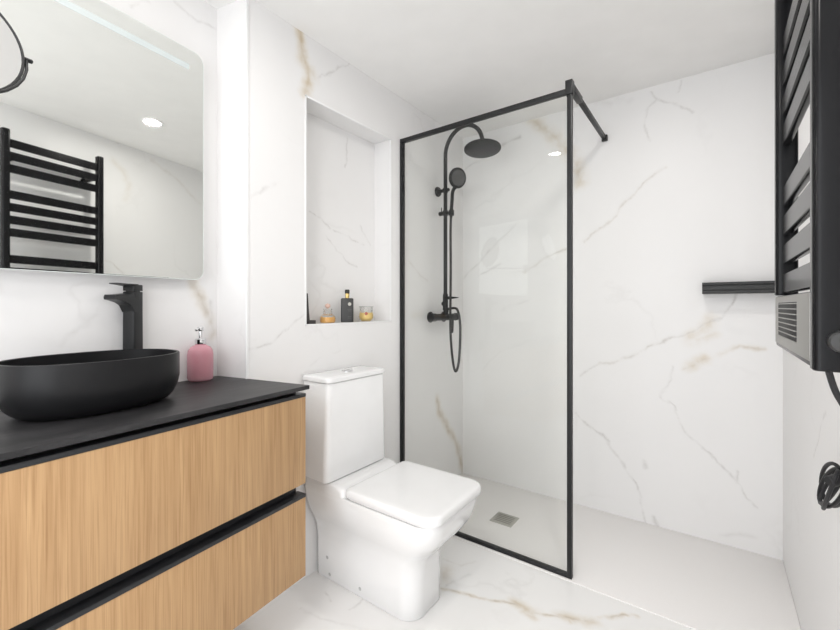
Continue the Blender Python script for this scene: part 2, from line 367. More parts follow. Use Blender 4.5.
def mirror_mat():
    m = bpy.data.materials.new('silvered_mirror'); m.use_nodes = True; b = m.node_tree.nodes['Principled BSDF']
    b.inputs['Base Color'].default_value = (.90, .915, .89, 1); b.inputs['Metallic'].default_value = 1; b.inputs['Roughness'].default_value = .015
    return m
M_mirror = mirror_mat()
M_magn = mirror_mat(); M_magn.name = 'magnifying_mirror_silver'; M_magn.node_tree.nodes['Principled BSDF'].inputs['Base Color'].default_value = (.74, .74, .73, 1)
def thin_glass(name, tint, refl=.9, rough=.0):
    m = bpy.data.materials.new(name); m.use_nodes = True; nt = m.node_tree; N = nt.nodes; L = nt.links
    out = N['Material Output']; N.remove(N['Principled BSDF'])
    tr = N.new('ShaderNodeBsdfTransparent'); tr.inputs[0].default_value = (*tint, 1)
    gl = N.new('ShaderNodeBsdfGlossy'); gl.inputs['Color'].default_value = (1, 1, 1, 1); gl.inputs['Roughness'].default_value = rough
    fr = N.new('ShaderNodeFresnel'); fr.inputs[0].default_value = 1.45
    mu = N.new('ShaderNodeMath'); mu.operation = 'MULTIPLY'; mu.inputs[1].default_value = refl; L.new(fr.outputs[0], mu.inputs[0])
    mx = N.new('ShaderNodeMixShader'); L.new(mu.outputs[0], mx.inputs[0]); L.new(tr.outputs[0], mx.inputs[1]); L.new(gl.outputs[0], mx.inputs[2])
    L.new(mx.outputs[0], out.inputs['Surface']); return m
M_glass = thin_glass('shower_glass', (.986, .99, .982), .35)
M_jar = thin_glass('clear_jar_glass', (.97, .97, .965), .6)
def pink_glass():
    m = bpy.data.materials.new('pink_glass'); m.use_nodes = True; nt = m.node_tree; N = nt.nodes; L = nt.links
    b = N['Principled BSDF']; b.inputs['Base Color'].default_value = (.80, .45, .51, 1); b.inputs['Roughness'].default_value = .12
    b.inputs['Subsurface Weight'].default_value = 0; b.inputs['Specular IOR Level'].default_value = .5
    tr = N.new('ShaderNodeBsdfTransparent'); tr.inputs[0].default_value = (.92, .70, .74, 1)
    lw = N.new('ShaderNodeLayerWeight'); lw.inputs[0].default_value = .35
    mr = N.new('ShaderNodeMapRange'); mr.inputs[3].default_value = .42; mr.inputs[4].default_value = .95; L.new(lw.outputs['Facing'], mr.inputs[0])
    mx = N.new('ShaderNodeMixShader'); L.new(mr.outputs[0], mx.inputs[0]); L.new(tr.outputs[0], mx.inputs[1]); L.new(b.outputs[0], mx.inputs[2])
    L.new(mx.outputs[0], N['Material Output'].inputs['Surface']); return m
M_pink = pink_glass()
def wood():
    m = bpy.data.materials.new('oak_veneer'); m.use_nodes = True; nt = m.node_tree; N = nt.nodes; L = nt.links; b = N['Principled BSDF']
    geo = N.new('ShaderNodeNewGeometry')
    def nz(sc, scale, det):
        mp = N.new('ShaderNodeMapping'); mp.inputs['Scale'].default_value = sc; L.new(geo.outputs['Position'], mp.inputs['Vector'])
        n = N.new('ShaderNodeTexNoise'); n.inputs['Scale'].default_value = scale; n.inputs['Detail'].default_value = det; n.inputs['Distortion'].default_value = .1
        L.new(mp.outputs[0], n.inputs['Vector']); return n.outputs['Fac']
    fine = nz((1, 1, .018), 300, 3); mid = nz((1, 1, .03), 75, 5); big = nz((1, 1, .12), 9, 3)
    r1 = N.new('ShaderNodeValToRGB'); L.new(mid, r1.inputs[0])
    e = r1.color_ramp.elements; e[0].position = .28; e[0].color = (.40, .235, .108, 1); e[1].position = .72; e[1].color = (.53, .335, .168, 1)
    x = e.new(.5); x.color = (.47, .288, .140, 1)
    mr = N.new('ShaderNodeMapRange'); mr.inputs[1].default_value = .34; mr.inputs[2].default_value = .52; mr.inputs[3].default_value = .55; mr.inputs[4].default_value = 0; L.new(fine, mr.inputs[0])
    m1 = N.new('ShaderNodeMix'); m1.data_type = 'RGBA'; L.new(mr.outputs[0], m1.inputs[0]); L.new(r1.outputs[0], m1.inputs[6]); m1.inputs[7].default_value = (.29, .155, .064, 1)
    mr2 = N.new('ShaderNodeMapRange'); mr2.inputs[1].default_value = .4; mr2.inputs[2].default_value = .65; mr2.inputs[3].default_value = 0; mr2.inputs[4].default_value = .35; L.new(big, mr2.inputs[0])
    m2 = N.new('ShaderNodeMix'); m2.data_type = 'RGBA'; L.new(mr2.outputs[0], m2.inputs[0]); L.new(m1.outputs[2], m2.inputs[6]); m2.inputs[7].default_value = (.53, .34, .175, 1)
    L.new(m2.outputs[2], b.inputs['Base Color']); b.inputs['Roughness'].default_value = .55
    bp = N.new('ShaderNodeBump'); bp.inputs['Strength'].default_value = .25; bp.inputs['Distance'].default_value = .001; L.new(fine, bp.inputs['Height']); L.new(bp.outputs[0], b.inputs['Normal'])
    return m
M_wood = wood()
def slate():
    m = bpy.data.materials.new('dark_slate_worktop'); m.use_nodes = True; nt = m.node_tree; N = nt.nodes; L = nt.links; b = N['Principled BSDF']
    geo = N.new('ShaderNodeNewGeometry'); mp = N.new('ShaderNodeMapping'); mp.inputs['Scale'].default_value = (3.0, .7, 1); mp.inputs['Rotation'].default_value = (0, 0, -.3); L.new(geo.outputs['Position'], mp.inputs['Vector'])
    n = N.new('ShaderNodeTexNoise'); n.inputs['Scale'].default_value = 9; n.inputs['Detail'].default_value = 8; n.inputs['Roughness'].default_value = .7; L.new(mp.outputs[0], n.inputs['Vector'])
    r = N.new('ShaderNodeValToRGB'); L.new(n.outputs['Fac'], r.inputs[0]); e = r.color_ramp.elements
    e[0].position = .3; e[0].color = (.012, .012, .013, 1); e[1].position = .75; e[1].color = (.052, .050, .052, 1)
    L.new(r.outputs[0], b.inputs['Base Color']); b.inputs['Roughness'].default_value = .42; b.inputs['Specular IOR Level'].default_value = .3
    bp = N.new('ShaderNodeBump'); bp.inputs['Strength'].default_value = .15; bp.inputs['Distance'].default_value = .001; L.new(n.outputs['Fac'], bp.inputs['Height']); L.new(bp.outputs[0], b.inputs['Normal'])
    return m
M_slate = slate()

# ------------------------------------------------------------- room shell
XP, YB, XR, YG, ZC = -1.407, 2.4525, .2485, 1.771, 2.3017
YN = -.95
T65 = math.tan(R(6.5))
def wall_x(y): return -1.57 - T65*(y-.85)          # the mirror wall stands slightly askew
def struct(name, bm, m, parent=None, smooth=False):
    o = obj(name, bm, m, parent, smooth)
    if parent is None: o['kind'] = 'structure'
    return o
bm = bmesh.new(); box(bm, -1.75, .4, YN-.1, YG-.02, -.08, 0); struct('floor', bm, M_floor)
bm = bmesh.new(); box(bm, -1.75, .4, YN-.1, YB+.1, ZC, ZC+.08); struct('ceiling', bm, M_ceil)
bm = bmesh.new(); box(bm, XP-.2, XR+.12, YB, YB+.1, -.08, ZC); struct('wall_back', bm, M_back)
bm = bmesh.new(); box(bm, XR, XR+.12, YN-.1, YB, -.08, ZC); struct('wall_right', bm, M_right)
bm = bmesh.new()
prism(bm, [(wall_x(.827), .827), (wall_x(YN-.1), YN-.1), (wall_x(YN-.1)-.12, YN-.1), (wall_x(.827)-.1, .827)], -.08, ZC)
struct('wall_left', bm, M_main)
# boxed-out wall with the niche and the shower behind it
NY0, NY1, NZ0, NZ1, NX = 1.120, 1.688, 1.067, 2.045, -1.527
bm = bmesh.new()
prism(bm, [(XP, .855), (XP, NY0), (-1.7, NY0), (-1.7, .80), (wall_x(.827), .827)], -.08, ZC)
box(bm, -1.7, XP, NY1, YB, -.08, ZC)
box(bm, -1.7, XP, NY0, NY1, -.08, NZ0)
box(bm, -1.7, XP, NY0, NY1, NZ1, ZC)
struct('wall_niche_side', bm, M_left)
bm = bmesh.new(); box(bm, -1.7, NX, NY0, NY1, NZ0, NZ1); struct('wall_niche_back', bm, M_niche)
# unseen near wall; its wide opening is added to let light in
bm = bmesh.new()
box(bm, -1.5, -1.18, YN-.1, YN, 0, ZC); box(bm, .17, XR, YN-.1, YN, 0, ZC); box(bm, -1.18, .17, YN-.1, YN, 2.27, ZC)
struct('wall_near', bm, M_right)
# trims: outer corner bead and the bright edging round the niche opening
bm = bmesh.new(); box(bm, XP-.004, XP+.003, .850, .861, 0, ZC, .0015); struct('trim_1', bm, M_trim, smooth=True)
bm = bmesh.new()
w = .007
box(bm, XP-.005, XP+.002, NY0-.001, NY0+w, NZ0, NZ1, .001); box(bm, XP-.005, XP+.002, NY1-w, NY1+.001, NZ0, NZ1, .001)
box(bm, XP-.005, XP+.002, NY0-.001, NY1+.001, NZ0-.001, NZ0+.005, .001); box(bm, XP-.005, XP+.002, NY0-.001, NY1+.001, NZ1-w, NZ1+.001, .001)
struct('trim_2', bm, M_trim, smooth=True)

# shower tray, flush with the floor
st = thing('shower_tray', (-.58, YG+.3, 0), 'off-white textured shower tray set flush along the back wall', 'shower tray')
bm = bmesh.new()
box(bm, XP, XR, YG-.02, YB, -.06, .004, .003)
obj('tray_slab', bm, M_tray, st)
dr = bm = bmesh.new()
box(bm, -.978, -.856, 1.990, 2.106, .0035, .0065, .001)
g = obj('drain_cover', bm, M_steel, st); g['label'] = 'square brushed steel drain cover'
bm = bmesh.new()
for k in range(5): box(bm, -.962, -.872, 2.012+k*.017, 2.019+k*.017, .0055, .0072)
obj('drain_slot', bm, mat('drain_dark', (.28, .27, .24), .5, .6), g)

# ------------------------------------------------------------- recessed ceiling lamps
def spot(x, y, label, power=1.0):
    t = thing('ceiling_downlight', (x, y, ZC), label, 'ceiling light')
    bm = bmesh.new(); lathe(bm, [(.046, -.001), (.058, -.001), (.060, -.004), (.048, -.009), (.044, -.006), (.044, -.001)], Matrix.Translation((x, y, ZC)), 32)
    obj('bezel', bm, M_trim, t)
    bm = bmesh.new(); lathe(bm, [(0, -.0055), (.043, -.0055), (.0435, -.001), (0, -.001)], Matrix.Translation((x, y, ZC)), 32)
    obj('lamp_lens', bm, M_emit, t)
    l = bpy.data.lights.new('downlight_lamp', 'AREA'); l.shape = 'DISK'; l.size = .08; l.energy = SPOT_POWER*power; l.color = (1, .97, .93)
    lo = bpy.data.objects.new('downlight_lamp', l); col.objects.link(lo); lo.parent = t; lo.location = (0, 0, -.0068)
spot(-.30, 1.385, 'round ceiling downlight whose reflection shows in the wall mirror', .50)
spot(-.30, -.30, 'added round ceiling downlight, unseen behind the camera', .7)  # extra lamp out of view, added to brighten the room
spot(-.976, .452, 'round ceiling downlight whose reflection shows in the shower glass', .16)

# ------------------------------------------------------------- vanity
V = Matrix.Translation((-1.130, .902, 0)) @ Matrix.Rotation(R(5), 4, 'Z')     # local: x out of the front, y along it
van = thing('vanity_cabinet', (-1.30, .40, .234), 'wall-hung oak vanity cabinet with two wide drawers under the black basin', 'cabinet')
VL = -1.02
bm = bmesh.new()
prism(bm, [(-.022, -.004), (-.40, -.004), (-.385, VL), (-.022, VL)], .236, .500, .001, mtx=V)
prism(bm, [(-.022, -.004), (-.40, -.004), (-.385, VL), (-.022, VL)], .548, .842, .001, mtx=V)
prism(bm, [(-.045, -.012), (-.40, -.012), (-.385, VL), (-.045, VL)], .495, .552, 0, mtx=V)
obj('carcass', bm, M_wood, van)
def drawer(z0, z1):
    bm = bmesh.new(); box(bm, -.021, 0, VL, 0, z0, z1, .0012, mtx=V)
    return obj('drawer_front', bm, M_wood, van)
drawer(.548, .842); drawer(.234, .501)
def channel(zl, zh, bot):
    bm = bmesh.new()
    box(bm, -.040, -.034, VL, -.012, zl, zh, 0, mtx=V)              # back of the finger groove
    box(bm, -.040, .001, VL, .001, bot, bot+.012, .002, mtx=V)      # lower lip
    box(bm, -.040, -.012, VL, -.012, zh-.004, zh, 0, mtx=V)
    return obj('handle_profile', bm, M_blackm, van)
channel(.501, .547, .501); channel(.842, .8665, .842)

ct = bmesh.new()
prism(ct, [(-1.121, .912), (XP+.003, .857), (wall_x(.827)+.004, .8265), (wall_x(-.12)+.004, -.12), (-1.121+math.tan(R(5))*1.028, -.12)], .867, .881, .0022)
top = obj('vanity_countertop', ct, M_slate, base=(-1.3, .4, .866))
tagit(top, 'thin dark slate-effect countertop lying on the oak vanity', 'countertop')

# basin
BC = (-1.337, .382)
def superring(a, b, z, n=2.3, k=72, dx=0):
    y5 = R(5); out = []
    for i in range(k):
        t = 2*math.pi*i/k; ct_, s_ = math.cos(t), math.sin(t)
        l = a*math.copysign(abs(ct_)**(2/n), ct_); w_ = b*math.copysign(abs(s_)**(2/n), s_)
        out.append((BC[0]-l*math.sin(y5)+w_*math.cos(y5), BC[1]+l*math.cos(y5)+w_*math.sin(y5), z))
    return out
bm = bmesh.new(); A_, B_ = .194, .148; rings = []
for dz, ins in ((0, .06), (.0, .048), (.004, .036), (.012, .025), (.024, .014), (.044, .005), (.07, 0), (.133, 0), (.1355, .001), (.136, .003), (.136, .006), (.1345, .008), (.10, .009), (.06, .012), (.035, .022), (.024, .04), (.020, .08)):
    rings.append(superring(A_-ins, B_-ins, .8812+dz))
loft(bm, rings, True, True)
ba = thing('vessel_basin', (BC[0], BC[1], .881), 'oval matte black vessel basin standing on the slate countertop', 'basin')
obj('bowl', bm, M_basin, ba, ang=50)
bm = bmesh.new(); lathe(bm, [(0, .0), (.024, .0), (.030, .003), (.030, .005), (.02, .009), (0, .010)], Matrix.Translation((BC[0], BC[1], .900)), 28)
obj('drain_plug', bm, M_black, ba)

# tall basin tap
d_ = Vector((.54, -.84, 0)).normalized(); F = Matrix.Translation((-1.497, .520, .881)) @ Matrix.Rotation(math.atan2(d_.y, d_.x), 4, 'Z')
tp = thing('basin_tap', (-1.497, .520, .881), 'tall matte black basin tap with a flat lever behind the black basin', 'tap')
def fring(hx, hy, r, z, cx_=0): return [tuple(F @ Vector(p)) for p in rrect(cx_, 0, hx, hy, r, z, 4)]
bm = bmesh.new()
loft(bm, [fring(.0225, .0225, .006, 0), fring(.0225, .0225, .006, .004), fring(.021, .021, .006, .006), fring(.020, .020, .006, .25), fring(.020, .020, .006, .313), fring(.019, .019, .006, .3145)])
obj('tap_body', bm, M_black, tp)
bm = bmesh.new()
def spring(x, z0, z1, hw):
    return [tuple(F @ Vector(p)) for p in ((x, -hw, z0), (x, hw, z0), (x, hw+.001, (z0+z1)/2), (x, hw-.002, z1), (x, -hw+.002, z1), (x, -hw-.001, (z0+z1)/2))]
loft(bm, [spring(-.012, .250, .309, .020), spring(.018, .250, .309, .0205), spring(.032, .272, .308, .0205), spring(.048, .280, .306, .020), spring(.072, .286, .304, .0195), spring(.090, .289, .303, .019), spring(.092, .291, .301, .017)])
obj('spout', bm, M_black, tp, ang=28)
bm = bmesh.new()
loft(bm, [fring(.020, .020, .006, .3175), fring(.020, .020, .006, .334), fring(.019, .019, .006, .3365)])
loft(bm, [spring(.0, .330, .3385, .0195), spring(.04, .3335, .3385, .018), spring(.074, .336, .3392, .016), spring(.077, .337, .339, .014)])
loft(bm, [fring(.015, .015, .005, .3125), fring(.015, .015, .005, .3185)])
obj('lever', bm, M_black, tp, ang=28)

# pink soap dispenser
sx, sy = -1.518, .740
so = thing('soap_dispenser', (sx, sy, .881), 'pink glass soap dispenser with a steel pump on the countertop', 'soap dispenser')
Ms = Matrix.Translation((sx, sy, .8812))
bm = bmesh.new()
lathe(bm, [(0, .0), (.036, 0), (.041, .004), (.0425, .012), (.0425, .094), (.040, .109), (.032, .121), (.020, .127), (.0165, .130), (.0165, .137), (.0145, .137), (.0145, .130), (.030, .118), (.0385, .103), (.0405, .09), (.0405, .014), (.036, .007), (0, .006)], Ms, 40)
obj('bottle', bm, M_pink, so)
bm = bmesh.new(); lathe(bm, [(0, .010), (.037, .010), (.0385, .014), (.0385, .075), (0, .075)], Ms, 32)
obj('liquid_soap', bm, mat('pink_soap', (.86, .57, .61), .25), so)
bm = bmesh.new(); lathe(bm, [(.0, .132), (.0178, .132), (.0185, .134), (.0185, .148), (.016, .151), (.0065, .152), (.0065, .180), (0, .180)], Ms, 28)
rod(bm, (sx, sy, .8812+.075), (sx, sy, .8812+.13), .003, 10)
pc = obj('pump_collar', bm, M_chrome, so)
bm = bmesh.new(); lathe(bm, [(0, .178), (.010, .178), (.011, .180), (.011, .192), (.009, .194), (0, .194)], Ms, 24)
tube(bm, spline([(sx, sy, 1.0685), (sx+.008, sy-.010, 1.0695), (sx+.016, sy-.02, 1.068), (sx+.020, sy-.025, 1.064)], 4), .004, 10)
obj('pump_nozzle', bm, M_chrome, so)

# ------------------------------------------------------------- wall mirror
MX = lambda y, off=0: -1.53+off - T65*(y-.85)
mir = thing('wall_mirror', (-1.47, .2, 1.25), 'large frameless wall mirror with rounded corners and a frosted light strip above the basin', 'mirror')
MV = Matrix.Translation((-1.53, .85, 0)) @ Matrix.Rotation(R(6.5), 4, 'Z')
def myz(ring_y0, ring_y1, z0, z1, r, x):
    cy, cz, hy, hz = (ring_y0+ring_y1)/2, (z0+z1)/2, (ring_y1-ring_y0)/2, (z1-z0)/2
    return [tuple(MV @ Vector((x, p[0], p[1]))) for p in rrect(cy, cz, hy, hz, r, 0, 8)]
Y0m, Y1m, Z0m, Z1m = -1.0, -.098, 1.244, 2.062
bm = bmesh.new()
loft(bm, [myz(Y0m+.012, Y1m-.012, Z0m+.012, Z1m-.012, .03, -.038), myz(Y0m+.012, Y1m-.012, Z0m+.012, Z1m-.012, .03, -.006)])
obj('backing_box', bm, M_trim, mir)
bm = bmesh.new()
loft(bm, [myz(Y0m, Y1m, Z0m, Z1m, .035, -.0065), myz(Y0m, Y1m, Z0m, Z1m, .035, -.001)], True, True)
obj('polished_edge', bm, mat('mirror_edge', (.82, .86, .84), .15), mir)
bm = bmesh.new(); loft(bm, [myz(Y0m+.0015, Y1m-.0015, Z0m+.0015, Z1m-.0015, .0335, -.0012), myz(Y0m+.003, Y1m-.003, Z0m+.003, Z1m-.003, .032, 0)], True, True)
obj('mirror_glass', bm, M_mirror, mir, smooth=False)
bm = bmesh.new(); loft(bm, [myz(Y0m+.06, Y1m-.055, 1.988, 2.008, .004, -.0005), myz(Y0m+.06, Y1m-.055, 1.988, 2.008, .004, .0006)], True, True)
l_ = obj('light_strip', bm, M_led, mir); l_['label'] = 'frosted light strip'

# round magnifying mirror near the left edge
mc = Vector((-1.15, .072, 1.664)); mn = Vector((.90, .10, .25)).normalized(); MM = axis(mc, mn)
mg = thing('magnifying_mirror', tuple(mc), 'round magnifying mirror in a thin black ring in front of the wall mirror', 'mirror')
bm = bmesh.new()
rr_ = .135
tube_pts = [MM @ Vector((rr_*math.cos(t*math.pi/32), rr_*math.sin(t*math.pi/32), 0)) for t in range(64)]
t_ = bmesh.new(); rg = []
for i in range(64):
    a = i*math.pi/32; rg.append([t_.verts.new(MM @ Vector(((rr_+.0032*math.cos(b*math.pi/5))*math.cos(a), (rr_+.0032*math.cos(b*math.pi/5))*math.sin(a), .006*math.sin(b*math.pi/5)))) for b in range(10)])
for i in range(64):
    for b in range(10): t_.faces.new((rg[i][b], rg[(i+1) % 64][b], rg[(i+1) % 64][(b+1) % 10], rg[i][(b+1) % 10]))
merge(bm, t_)
obj('ring_frame', bm, M_black, mg)
bm = bmesh.new(); lathe(bm, [(0, -.004), (rr_-.001, -.004), (rr_-.001, .003), (0, .003)], MM, 64)
obj('mirror_glass', bm, M_magn, mg, ang=20)
# swivel fork round the lower half and the arm that carries it to the wall
up_ = (Vector((0, 0, 1)) - mn*mn.z).normalized(); sd = mn.cross(up_)
piv = [mc + sd*(rr_+.006)*s_ for s_ in (1, -1)]
back = Vector((-.60, .12, 0)).normalized()
bm = bmesh.new()
fork = [mc + sd*(rr_+.006)*math.cos(a*math.pi/16) - (up_*.97-mn*.12).normalized()*(rr_+.008)*math.sin(a*math.pi/16) for a in range(17)]
tube(bm, fork, .0028, 8)
obj('fork', bm, M_black, mg)
for p_ in piv:
    bm = bmesh.new()
    dd = (p_-mc).normalized(); rod(bm, p_-dd*.004, p_+dd*.010, .0045, 12)
    obj('pivot_knob', bm, M_black, mg)
bm = bmesh.new()
wx = MX(-.10, .0)
tube(bm, [fork[8], fork[8]+Vector((-.01, -.01, -.02)), Vector((wx+.06, -.09, fork[8].z-.03)), Vector((wx+.002, -.10, fork[8].z-.03))], .006, 10)
lathe(bm, [(0, 0), (.032, 0), (.032, .006), (.028, .009), (0, .009)], axis((wx+.0005, -.10, fork[8].z-.03), (1, .11, 0)), 28)
obj('wall_arm', bm, M_black, mg)

# ------------------------------------------------------------- toilet
TY = 1.283
wc = thing('toilet', (-1.1, TY, 0), 'white close-coupled toilet with a square-edged lid beside the vanity', 'toilet')
XBK = XP+.004
def tring(z, xf, hw, rf, rb=.03, xb=XBK): return rrect((xf+xb)/2, TY, (xf-xb)/2, hw, rf, z, 10, rb)
bm = bmesh.new()
secs = [(0, -.879, .110, .066), (.004, -.875, .114, .068), (.12, -.874, .114, .069), (.165, -.873, .114, .075), (.205, -.868, .119, .08), (.235, -.846, .127, .085), (.265, -.818, .141, .088),
        (.295, -.792, .156, .088), (.325, -.770, .168, .085), (.355, -.757, .176, .08), (.385, -.750, .181, .075), (.402, -.748, .182, .074), (.408, -.751, .179, .072)]
loft(bm, [tring(z, xf, hw, rf) for z, xf, hw, rf in secs])
# raised deck that carries the cistern
loft(bm, [rrect((XBK-1.155)/2, TY, (-1.155-XBK)/2, .180, .02, .395, 8, .03), rrect((XBK-1.160)/2, TY, (-1.160-XBK)/2, .179, .025, .425, 8, .03), rrect((XBK-1.185)/2, TY, (-1.185-XBK)/2, .177, .035, .440, 8, .03), rrect((XBK-1.20)/2, TY, (-1.20-XBK)/2, .170, .035, .4425, 8, .03)])
obj('bowl', bm, M_ceram, wc, ang=60)
def lidring(z, ins, x0=-1.152, x1=-.737, hw=.189): return rrect((x0+x1)/2, TY+.003, (x1-x0)/2-ins, hw-ins, .062-ins*.5, z, 10, .022)
bm = bmesh.new(); loft(bm, [lidring(.409, .013), lidring(.411, .010), lidring(.4175, .010), lidring(.4190, .012)])
obj('seat', bm, M_seat, wc, ang=60)
bm = bmesh.new(); loft(bm, [lidring(.4195, .004), lidring(.4215, .0005), lidring(.440, 0), lidring(.445, .0015), lidring(.4485, .005), lidring(.450, .011), lidring(.4508, .03), lidring(.4512, .09)])
obj('lid', bm, M_seat, wc, ang=60)
bm = bmesh.new()
bm.free()
for s_ in (-.08, .08):
    bm = bmesh.new(); rod(bm, (-1.150, TY+s_-.02, .433), (-1.150, TY+s_+.02, .433), .009, 16); obj('hinge', bm, M_seat, wc)
CY = 1.272
def cring(z, ins=0, hw=.165, xf=-1.240): return rrect((xf+XBK)/2, CY, (xf-XBK)/2-ins, hw-ins, .024, z, 8, .015)
bm = bmesh.new(); loft(bm, [cring(.4445, .006, .183), cring(.447, .002, .183), cring(.452, 0, .183), cring(.62, 0, .178), cring(.838, 0, .170), cring(.840, .002, .170)])
obj('cistern', bm, M_ceram, wc, ang=60)
bm = bmesh.new(); loft(bm, [cring(.8415, .003, .175, -1.237), cring(.843, .001, .177, -1.235), cring(.856, 0, .177, -1.235), cring(.861, .003, .177, -1.235), cring(.863, .008, .177, -1.235), cring(.864, .03, .177, -1.235)])
cl_ = obj('cistern_lid', bm, M_ceram, wc, ang=60)
bm = bmesh.new(); lathe(bm, [(0, .0), (.024, .0), (.024, .003), (.021, .005), (0, .0055)], Matrix.Translation((-1.318, CY+.005, .8635)), 32)
fb = obj('flush_button', bm, M_chrome, cl_); fb['label'] = 'round chrome flush button'
yl = TY-.110
for x, z in ((-1.325, .092), (-1.310, .026), (-1.135, .036)):
    bm = bmesh.new(); lathe(bm, [(0, -.002), (.0075, -.002), (.0075, .002), (.005, .003), (0, .003)], axis((x, yl-.002, z), (0, -1, 0)), 16)
    obj('screw_cap', bm, M_capg, wc)

# ------------------------------------------------------------- shower screen
XG, ZG = -.4865, 2.068
ss = thing('shower_screen', (-.95, YG, .004), 'fixed clear glass shower screen in a slim black frame beside the toilet', 'shower screen')
bm = bmesh.new(); box(bm, XP+.008, XG-.008, YG-.003, YG+.003, .012, ZG-.012); obj('glass_pane', bm, M_glass, ss, smooth=False)
p = .011
def fr(x0, x1, z0, z1):
    bm = bmesh.new(); box(bm, x0, x1, YG-p, YG+p, z0, z1, .0015)
    return obj('frame_rail', bm, M_black, ss)
fr(XP+.001, XP+.020, .0195, ZG-.021); fr(XG-.020, XG, .0195, ZG-.021); fr(XP+.001, XG, ZG-.021, ZG); fr(XP+.001, XG, .0042, .0195)
bm = bmesh.new(); box(bm, XG-.026, XG+.004, YG-.016, YG+.016, ZG-.028, ZG+.032, .002)
obj('corner_clamp', bm, M_black, ss)
bm = bmesh.new()
box(bm, XG-.024, XG+.001, YG+.012, YG+.16, ZG+.001, ZG+.029, .002)
box(bm, XG-.021, XG-.002, YG+.15, YB-.012, ZG+.004, ZG+.026, .002)
box(bm, XG-.026, XG+.004, YB-.016, YB-.0005, ZG-.002, ZG+.032, .003)
obj('support_arm', bm, M_black, ss)

# ------------------------------------------------------------- shower column
sX, sY = -1.347, 2.136
sc = thing('shower_column', (sX, sY, 1.06), 'matte black shower column with a round rain head inside the glass screen', 'shower')
bm = bmesh.new()
hx, hy, hz = -1.070, 2.090, 2.045
e_ = Vector((hx-sX, hy-sY, 0)); Lr = e_.length; e_.normalize(); ra = Lr*.5; zt = 2.215-ra
pts = [Vector((sX, sY, 1.10)), Vector((sX, sY, 1.5)), Vector((sX, sY, zt-.05))]
for k in range(0, 25):
    a = math.pi*(1-k/24*.94); pts.append(Vector((sX, sY, zt)) + e_*(ra+ra*math.cos(a)) + Vector((0, 0, ra*math.sin(a))))
pts.append(Vector((hx, hy, hz+.010)))
tube(bm, pts, .012, 14); obj('riser_pipe', bm, M_black, sc)
bm = bmesh.new()
hd = axis((hx, hy, hz), (-.075, .115, 1))
lathe(bm, [(0, -.008), (.098, -.008), (.104, -.005), (.104, .000), (.098, .003), (.03, .006), (.018, .012), (.016, .03), (0, .03)], hd, 48)
h_ = obj('rain_head', bm, M_black, sc)
bm = bmesh.new()
for r_, n_ in ((.02, 6), (.04, 12), (.06, 18), (.08, 24)):
    for k in range(n_):
        a = 2*math.pi*k/n_; lathe(bm, [(.0022, -.0075), (.0016, -.0100), (0, -.0103)], hd @ Matrix.Translation((r_*math.cos(a), r_*math.sin(a), 0)), 6)
nz_ = obj('nozzles', bm, mat('grey_nozzle', (.16, .16, .16), .6), h_); nz_['kind'] = 'stuff'
bm = bmesh.new()
lathe(bm, [(0, 0), (.030, 0), (.031, .005), (.026, .014), (.011, .014), (.010, .045), (.0, .045)], axis((XP+.0005, sY, 1.863), (1, 0, 0)), 28)
rod(bm, (sX, sY, 1.850), (sX, sY, 1.876), .017, 20)
rod(bm, (sX, sY, 1.863), (sX+.028, sY-.004, 1.863), .010, 16)
obj('wall_bracket', bm, M_black, sc)
bm = bmesh.new()
rod(bm, (sX, sY, 1.708), (sX, sY, 1.738), .017, 20)
rod(bm, (sX-.045, sY+.002, 1.723), (sX, sY, 1.723), .013, 18)
rod(bm, (sX-.030, sY+.002, 1.731), (sX-.030, sY+.002, 1.761), .003, 8)
rod(bm, (sX, sY, 1.722), (sX+.052, sY-.018, 1.715), .010, 16)
rod(bm, (sX+.055, sY-.02, 1.697), (sX+.055, sY-.02, 1.730), .0165, 18)
obj('slider', bm, M_black, sc)
# hand shower
px_, py_ = sX+.055, sY-.02
top_ = Vector((px_+.044, py_-.012, 1.872))
bm = bmesh.new()
tube(bm, spline([(px_-.004, py_+.002, 1.685), (px_, py_, 1.73), (px_+.007, py_-.003, 1.79), (px_+.014, py_-.006, 1.84), tuple(top_)], 5), [.0085]*4+[.0105]*14+[.012]*3, 14)
fd = Vector((.90, -.42, -.22)).normalized()
hc = top_+Vector((.004, 0, .040))
lathe(bm, [(0, -.020), (.03, -.018), (.052, -.010), (.060, 0), (.060, .006), (.056, .010), (0, .011)], axis(hc, fd) @ Matrix.Diagonal((1, 1, 1, 1)), 36)
hs = obj('hand_shower', bm, M_black, sc)
bm = bmesh.new(); lathe(bm, [(0, .0105), (.046, .0105), (.046, .0120), (0, .0125)], axis(hc, fd), 32)
obj('spray_face', bm, mat('dark_grey_spray_face', (.09, .09, .09), .5), hs)
# mixer
mz = 1.083
bm = bmesh.new(); mXx = sX+.004
rod(bm, (mXx, 2.010, mz), (mXx, 2.245, mz), .021, 24, .004)
rod(bm, (mXx, 1.965, mz), (mXx, 2.015, mz), .024, 24, .004)
rod(bm, (mXx, 2.240, mz), (mXx, 2.262, mz), .024, 24, .004)
lathe(bm, [(0, 0), (.013, 0), (.016, .02), (.017, .045), (.0, .048)], axis((mXx, sY, mz+.012), (0, 0, 1)), 20)
mx_ = obj('mixer_body', bm, M_black, sc)
for yy in (2.055, 2.205):
    bm = bmesh.new(); lathe(bm, [(0, 0), (.032, 0), (.033, .006), (.027, .011), (.014, .013), (.014, .06), (0, .06)], axis((XP+.0005, yy, mz), (1, 0, 0)), 28)
    obj('wall_flange', bm, M_black, mx_)
bm = bmesh.new()
rod(bm, (sX, sY, 1.125), (sX, sY, 1.225), .0165, 20)
rod(bm, (sX-.004, sY-.02, 1.165), (sX-.004, sY, 1.165), .014, 16)
